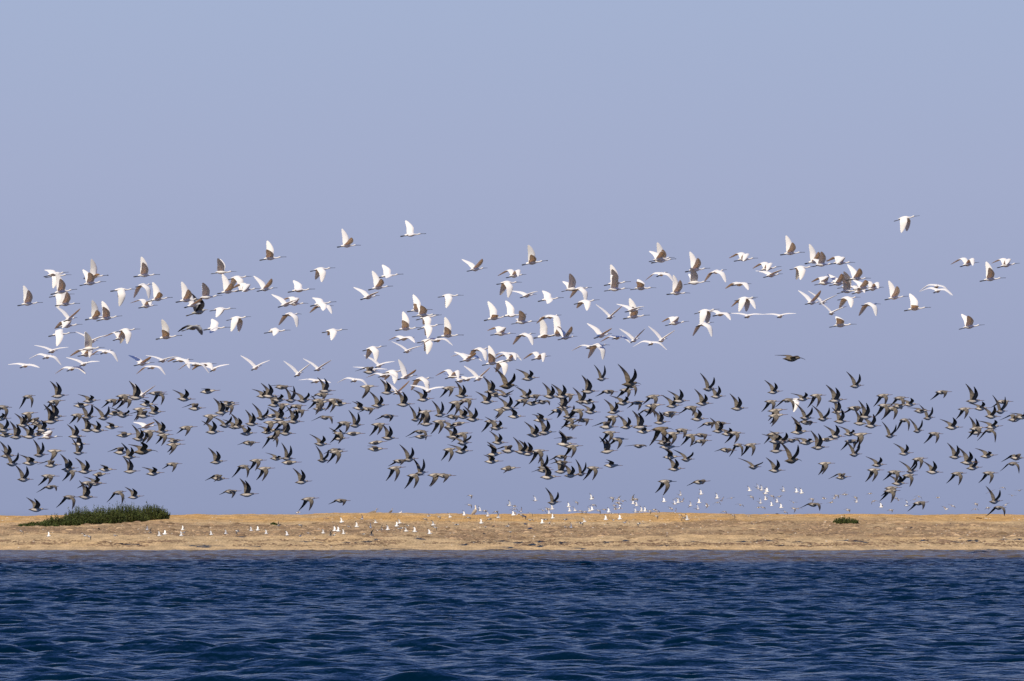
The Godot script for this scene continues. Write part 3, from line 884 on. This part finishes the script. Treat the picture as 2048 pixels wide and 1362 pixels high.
const GODWITS := [
	[55, 793, "e2"], [116, 792, "a1"], [108, 803, "d1"], [179, 802, "b1"], [162, 811, "c0"], [223, 801, "d1"], [246, 792, "e1"], [252, 800, "e1"], [5, 814, "e2"], [1, 837, "c1"],
	[55, 827, "e1"], [71, 843, "f1"], [110, 834, "a1"], [102, 843, "a1"], [46, 850, "b1"], [75, 848, "e1"], [154, 830, "e1"], [175, 835, "a2"], [208, 836, "a2"], [229, 827, "c0"],
	[246, 831, "b2"], [175, 860, "a1"], [194, 861, "b1"], [223, 854, "c0"], [150, 873, "a1"], [8, 860, "b2"], [11, 870, "c1"], [33, 874, "a1"], [60, 873, "b1"], [86, 860, "b1"],
	[76, 868, "c0"], [248, 870, "c0"], [157, 888, "b0"], [157, 906, "a2"], [14, 912, "a1"], [24, 928, "a2"], [60, 926, "b1"], [79, 910, "a2"], [108, 902, "e0"], [102, 931, "f1"],
	[136, 938, "a1+"], [141, 943, "e1"], [170, 943, "a1"], [211, 939, "c0"], [198, 949, "d0"], [47, 959, "a2"], [96, 952, "e1"], [100, 974, "d2"], [176, 966, "d1"], [190, 967, "b1"],
	[171, 994, "a1"], [138, 994, "e2"], [72, 1019, "b1"], [236, 985, "e2"], [241, 905, "f1"], [272, 795, "a1"], [319, 788, "e2"], [311, 786, "c1"], [368, 798, "b1"], [415, 783, "c0"],
	[390, 817, "f1"], [293, 809, "c0"], [279, 818, "e0"], [309, 825, "b1"], [286, 832, "f1"], [420, 832, "e0"], [443, 825, "a1"], [456, 807, "c1"], [458, 811, "e1"], [450, 851, "b2"],
	[469, 854, "b1"], [425, 864, "b1"], [372, 855, "d1"], [278, 878, "a1"], [297, 863, "e1"], [323, 863, "a1"], [326, 870, "e1"], [348, 882, "c1"], [347, 889, "e0"], [258, 914, "a1"],
	[260, 943, "a1"], [306, 947, "b1"], [344, 928, "d1"], [433, 924, "a1"], [436, 957, "f1"], [461, 983, "d1"], [268, 994, "b1"], [526, 792, "b1"], [538, 792, "a1"], [563, 774, "c1"],
	[582, 801, "a2"], [556, 800, "c1"], [549, 810, "b1"], [650, 782, "a1"], [607, 801, "b2"], [643, 789, "d1"], [636, 801, "e1"], [640, 805, "e0"], [665, 800, "e1"], [679, 808, "c0"],
	[638, 818, "a1"], [592, 812, "d1"], [597, 822, "d1"], [564, 810, "e0"], [503, 848, "a1"], [523, 836, "a2"], [545, 831, "c1"], [559, 838, "b1"], [587, 843, "a1"], [493, 867, "b1"],
	[535, 864, "b1"], [541, 845, "e0"], [565, 845, "e1"], [571, 867, "a1"], [554, 860, "e0"], [651, 835, "d2"], [719, 816, "b0"], [711, 851, "a2"], [688, 846, "e1"], [544, 874, "e2"],
	[498, 886, "d1"], [641, 888, "b1"], [678, 867, "e1"], [678, 877, "b1"], [706, 867, "c0"], [476, 853, "a1"], [574, 917, "a2"], [552, 917, "c1"], [578, 925, "c0"], [645, 921, "a2"],
	[669, 900, "d1"], [672, 904, "e1"], [512, 921, "e1"], [528, 937, "e1"], [486, 933, "e2"], [603, 964, "a1"], [494, 989, "a1"], [616, 998, "e1"], [681, 1001, "d1"], [739, 744, "f1"],
	[734, 773, "e0"], [775, 785, "a1"], [756, 811, "a1"], [807, 809, "a1"], [847, 799, "b1"], [897, 776, "e1"], [923, 792, "a1"], [911, 805, "e1"], [932, 800, "e1"], [737, 818, "d1"],
	[775, 832, "d1"], [756, 849, "e1"], [880, 830, "a2"], [832, 839, "a2"], [849, 824, "e1"], [852, 848, "a1"], [906, 834, "d1"], [926, 833, "b1"], [945, 839, "a1"], [878, 843, "e1"],
	[901, 853, "c1"], [917, 847, "c0"], [840, 863, "d2"], [842, 873, "c1"], [776, 876, "a1"], [906, 874, "b1"], [923, 868, "e1"], [751, 885, "c0"], [750, 898, "c0"], [898, 899, "e1"],
	[926, 886, "b2"], [923, 903, "b1"], [818, 919, "a2"], [799, 922, "d1"], [789, 936, "e1"], [841, 946, "a2"], [827, 951, "e1"], [870, 950, "e0"], [888, 951, "d1"], [1057, 757, "b1"],
	[982, 783, "a1"], [1011, 790, "b2"], [991, 790, "c0"], [974, 804, "b1"], [1015, 816, "b1"], [1001, 820, "e0"], [1029, 833, "b0"], [1044, 801, "d1"], [1052, 793, "b1"], [1064, 807, "c1"],
	[1068, 792, "d1"], [1085, 804, "d2"], [1100, 793, "a1"], [1124, 793, "a1"], [1136, 790, "e1"], [1163, 803, "a1"], [1175, 804, "c1"], [1176, 783, "a1"], [1127, 815, "a1"], [1115, 821, "d1"],
	[1137, 833, "a2"], [1155, 821, "e1"], [1139, 839, "e1"], [1166, 840, "d1"], [1181, 824, "b1"], [1143, 852, "d1"], [1081, 840, "b0"], [1090, 865, "a1"], [1068, 870, "b1"], [981, 843, "e1"],
	[993, 856, "b1"], [1133, 876, "c1"], [996, 885, "b1"], [988, 908, "b0"], [983, 923, "b0"], [1016, 902, "f1"], [1043, 904, "a1"], [1057, 907, "a1"], [1076, 902, "e1"], [1128, 888, "a0"],
	[1143, 893, "e1"], [1122, 913, "d1"], [1086, 935, "a2"], [1016, 937, "d0"], [1087, 941, "d1"], [1096, 954, "a0"], [1122, 943, "a1"], [1123, 925, "d1"], [1141, 951, "a1"], [1162, 948, "a2"],
	[1185, 936, "e1"], [1106, 1005, "a2"], [1203, 758, "a2"], [1216, 783, "d1"], [1263, 772, "e2"], [1251, 780, "e1"], [1246, 806, "b1"], [1274, 805, "d1"], [1305, 793, "e1"], [1305, 811, "e0"],
	[1296, 821, "d2"], [1358, 802, "b1"], [1345, 812, "b1"], [1381, 815, "d1"], [1405, 807, "a1"], [1227, 824, "a1"], [1223, 834, "e1"], [1253, 854, "a1"], [1280, 854, "a1"], [1320, 845, "a1"],
	[1338, 830, "d1"], [1339, 826, "c1"], [1395, 838, "b1"], [1213, 854, "f1"], [1218, 865, "e1"], [1287, 863, "c0"], [1345, 867, "e1"], [1363, 860, "e1"], [1380, 871, "e1"], [1402, 870, "d1"],
	[1214, 903, "a1"], [1235, 878, "e1"], [1278, 892, "c2"], [1334, 894, "a0"], [1327, 886, "c1"], [1340, 914, "b0"], [1373, 919, "b2"], [1349, 938, "a1"], [1222, 931, "c0"], [1330, 963, "e1"],
	[1399, 964, "d1"], [1402, 882, "d1"], [1417, 778, "a2"], [1433, 793, "a1"], [1475, 817, "a1"], [1547, 784, "a1"], [1606, 798, "b1"], [1575, 800, "e2"], [1632, 791, "e1"], [1541, 803, "e1"],
	[1550, 821, "e0"], [1551, 831, "e0"], [1611, 836, "a2"], [1613, 845, "d1"], [1646, 838, "a2"], [1597, 864, "a0+"], [1417, 847, "d1"], [1439, 847, "d1"], [1437, 862, "a1"], [1469, 866, "e1"],
	[1455, 868, "b1"], [1546, 868, "e1"], [1551, 883, "b1"], [1564, 883, "b1"], [1584, 881, "d2"], [1613, 885, "c1"], [1475, 890, "e2"], [1452, 900, "d1"], [1500, 890, "e1"], [1552, 902, "a1"],
	[1507, 934, "b2"], [1550, 941, "a1"], [1636, 895, "a1"], [1653, 879, "d0"], [1711, 772, "a2"], [1671, 801, "a1"], [1709, 816, "d1"], [1675, 824, "a1"], [1680, 843, "a1"], [1719, 847, "a1"],
	[1742, 852, "b1"], [1730, 834, "a1"], [1765, 791, "e1"], [1799, 796, "e1"], [1798, 812, "c1"], [1819, 809, "b1"], [1768, 811, "e1"], [1784, 817, "e1"], [1841, 822, "c1"], [1856, 836, "a2"],
	[1808, 840, "e2"], [1835, 862, "a2"], [1780, 872, "a2"], [1699, 868, "b1"], [1670, 873, "b1"], [1720, 869, "e0"], [1701, 882, "e1"], [1868, 867, "e1"], [1709, 909, "a2"], [1649, 927, "e0"],
	[1683, 955, "f1"], [1809, 907, "b1"], [1755, 930, "b1"], [1747, 940, "e1"], [1788, 944, "e1"], [1836, 918, "e1"], [1822, 943, "b2"], [1816, 951, "e1"], [1796, 967, "b1"], [1782, 976, "e1"],
	[1780, 982, "e1"], [1865, 944, "b1"], [1883, 784, "d1"], [1946, 802, "a1"], [1961, 817, "b1"], [1928, 818, "e1"], [2005, 803, "d1"], [2001, 823, "a2"], [1982, 833, "b1"], [1984, 854, "b1"],
	[1904, 855, "b1"], [1950, 865, "a1"], [1952, 857, "e1"], [1979, 861, "e2"], [2029, 839, "f1"], [2044, 834, "c1"], [1910, 914, "a1"], [1935, 925, "a1"], [1974, 912, "b1"], [1945, 936, "a1"],
	[2032, 916, "f1"], [2025, 927, "e2"], [1914, 947, "e1"], [1977, 946, "e1"], [1989, 1003, "a2"], [1997, 1015, "e2"], [1838, 1006, "d1"], [1627, 1009, "d2"],
]
const CURLEWS := [
	[1014, 772, "a2"], [1259, 768, "a2"], [1583, 921, "a2"], [285, 903, "b1"], [1320, 858, "e1"], [1583, 717, "c1"],
]
const SANDPIPERS := [
	[941, 991, "d"], [939, 1010, "d"], [928, 1030, "a"], [937, 1035, "d"], [960, 1021, "a"], [970, 1021, "d"], [975, 1032, "a"], [979, 1038, "d"], [992, 1023, "d"], [996, 1035, "b"],
	[962, 1046, "a"], [971, 1054, "c"], [913, 1049, "c"], [1019, 1011, "a"], [1029, 1013, "c"], [1029, 1018, "d"], [1042, 1023, "b"], [1026, 1030, "a"], [1031, 1029, "c"], [1043, 1030, "d"],
	[1049, 1033, "d"], [1061, 1027, "d"], [1071, 1001, "a"], [1086, 1021, "d"], [1095, 1018, "c"], [1100, 1019, "c"], [1104, 1018, "a"], [1098, 1027, "a"], [1105, 1036, "a"], [1060, 1040, "d"],
	[1051, 1048, "d"], [1015, 1052, "c"], [1021, 1064, "c"], [1060, 1057, "c"], [1084, 1046, "a"], [1090, 1039, "c"], [1099, 1046, "c"], [1131, 1039, "d"], [1131, 1054, "d"], [1142, 1055, "a"],
	[1169, 1043, "b"], [1162, 1046, "c"], [1137, 1013, "a"], [1139, 1022, "a"], [1150, 1021, "b"], [1153, 1005, "d"], [1161, 1022, "d"], [1170, 1023, "d"], [1183, 998, "a"], [1187, 1010, "d"],
	[1184, 1020, "a"], [1179, 1022, "a"], [1197, 1021, "d"], [1224, 996, "d"], [1237, 999, "b"], [1235, 1005, "c"], [1238, 1007, "d"], [1246, 1002, "d"], [1229, 1011, "d"], [1240, 1017, "a"],
	[1231, 1018, "c"], [1266, 1000, "a"], [1266, 1007, "a"], [1272, 998, "d"], [1273, 1011, "a"], [1209, 1019, "d"], [1217, 1024, "a"], [1224, 1027, "c"], [1211, 1039, "a"], [1227, 1040, "c"],
	[1239, 1038, "a"], [1249, 1045, "c"], [1278, 1047, "d"], [1271, 1024, "a"], [1278, 1024, "c"], [1283, 1022, "a"], [1290, 1022, "a"], [1300, 1022, "d"], [1309, 1019, "c"], [1313, 1022, "d"],
	[1313, 1032, "d"], [1328, 1003, "a"], [1342, 1017, "c"], [1361, 990, "a"], [1355, 997, "d"], [1356, 1005, "a"], [1350, 1008, "a"], [1364, 1003, "c"], [1350, 1025, "b"], [1360, 1030, "d"],
	[1368, 1036, "d"], [1374, 1039, "a"], [1381, 1011, "b"], [1398, 1005, "a"], [1402, 988, "a"], [1396, 1018, "a"], [1414, 1011, "c"], [1434, 996, "a"], [1443, 1001, "c"], [1435, 1005, "d"],
	[1463, 996, "c"], [1449, 1023, "d"], [1466, 1030, "d"], [1481, 1010, "d"], [1497, 1032, "d"], [1499, 981, "b"], [1517, 977, "a"], [1523, 980, "a"], [1531, 987, "a"], [1534, 983, "a"],
	[1503, 994, "d"], [1531, 999, "a"], [1521, 1006, "a"], [1544, 992, "d"], [1554, 1004, "a"], [1543, 1011, "a"], [1559, 993, "c"], [1567, 982, "a"], [1562, 1015, "a"], [1593, 984, "a"],
	[1603, 986, "a"], [1526, 1015, "d"], [1517, 1015, "c"], [1587, 1005, "c"], [1588, 1017, "d"], [1596, 1017, "d"], [1570, 1024, "d"], [1535, 1032, "d"], [1624, 998, "d"], [1648, 997, "c"],
	[1673, 991, "d"], [1669, 996, "c"], [1662, 1005, "c"], [1686, 989, "c"], [1691, 989, "c"], [1711, 995, "d"], [1713, 1004, "a"], [1740, 987, "c"], [1748, 1002, "d"], [1696, 1020, "d"],
	[1792, 996, "d"], [1797, 1000, "c"], [1829, 999, "c"], [1838, 993, "d"], [1814, 1011, "a"], [1782, 1020, "d"], [1762, 1014, "a"], [1876, 995, "c"], [1892, 1018, "c"], [1905, 1012, "c"],
	[1952, 1008, "d"], [1951, 1018, "d"], [1982, 983, "c"], [2006, 975, "d"], [2024, 991, "c"], [2039, 981, "c"], [2011, 1010, "c"], [1976, 1015, "d"], [422, 1069, "a"], [451, 1067, "a"],
	[475, 1062, "d"], [502, 1061, "a"], [515, 1060, "a"], [532, 1067, "a"], [557, 1051, "b"], [574, 1070, "a"], [600, 1050, "d"], [600, 1072, "c"], [616, 1066, "d"], [646, 1066, "b"],
	[596, 1025, "c"], [661, 1070, "a"], [669, 1061, "a"], [676, 1062, "a"], [687, 1067, "a"], [668, 1070, "c"], [683, 1044, "b"], [697, 1053, "d"], [713, 1053, "a"], [724, 1038, "a"],
	[741, 1055, "a"], [751, 1045, "b"], [743, 1070, "a"], [727, 1068, "c"], [763, 1059, "a"], [775, 1059, "a"], [793, 1052, "a"], [799, 1046, "b"], [797, 1057, "d"], [803, 1056, "c"],
	[812, 1062, "b"], [829, 1063, "a"], [815, 1051, "c"], [850, 1038, "d"], [857, 1032, "c"], [859, 1067, "a"], [866, 1050, "b"], [870, 1055, "d"], [878, 1034, "d"], [900, 1034, "b"],
	[42, 1062, "d"], [97, 1072, "a"], [170, 1071, "c"], [178, 1073, "d"], [230, 1071, "d"], [294, 1059, "a"], [300, 1065, "a"], [318, 1071, "a"], [329, 1068, "a"], [365, 1059, "a"],
	[368, 1065, "c"], [362, 1071, "a"],
]
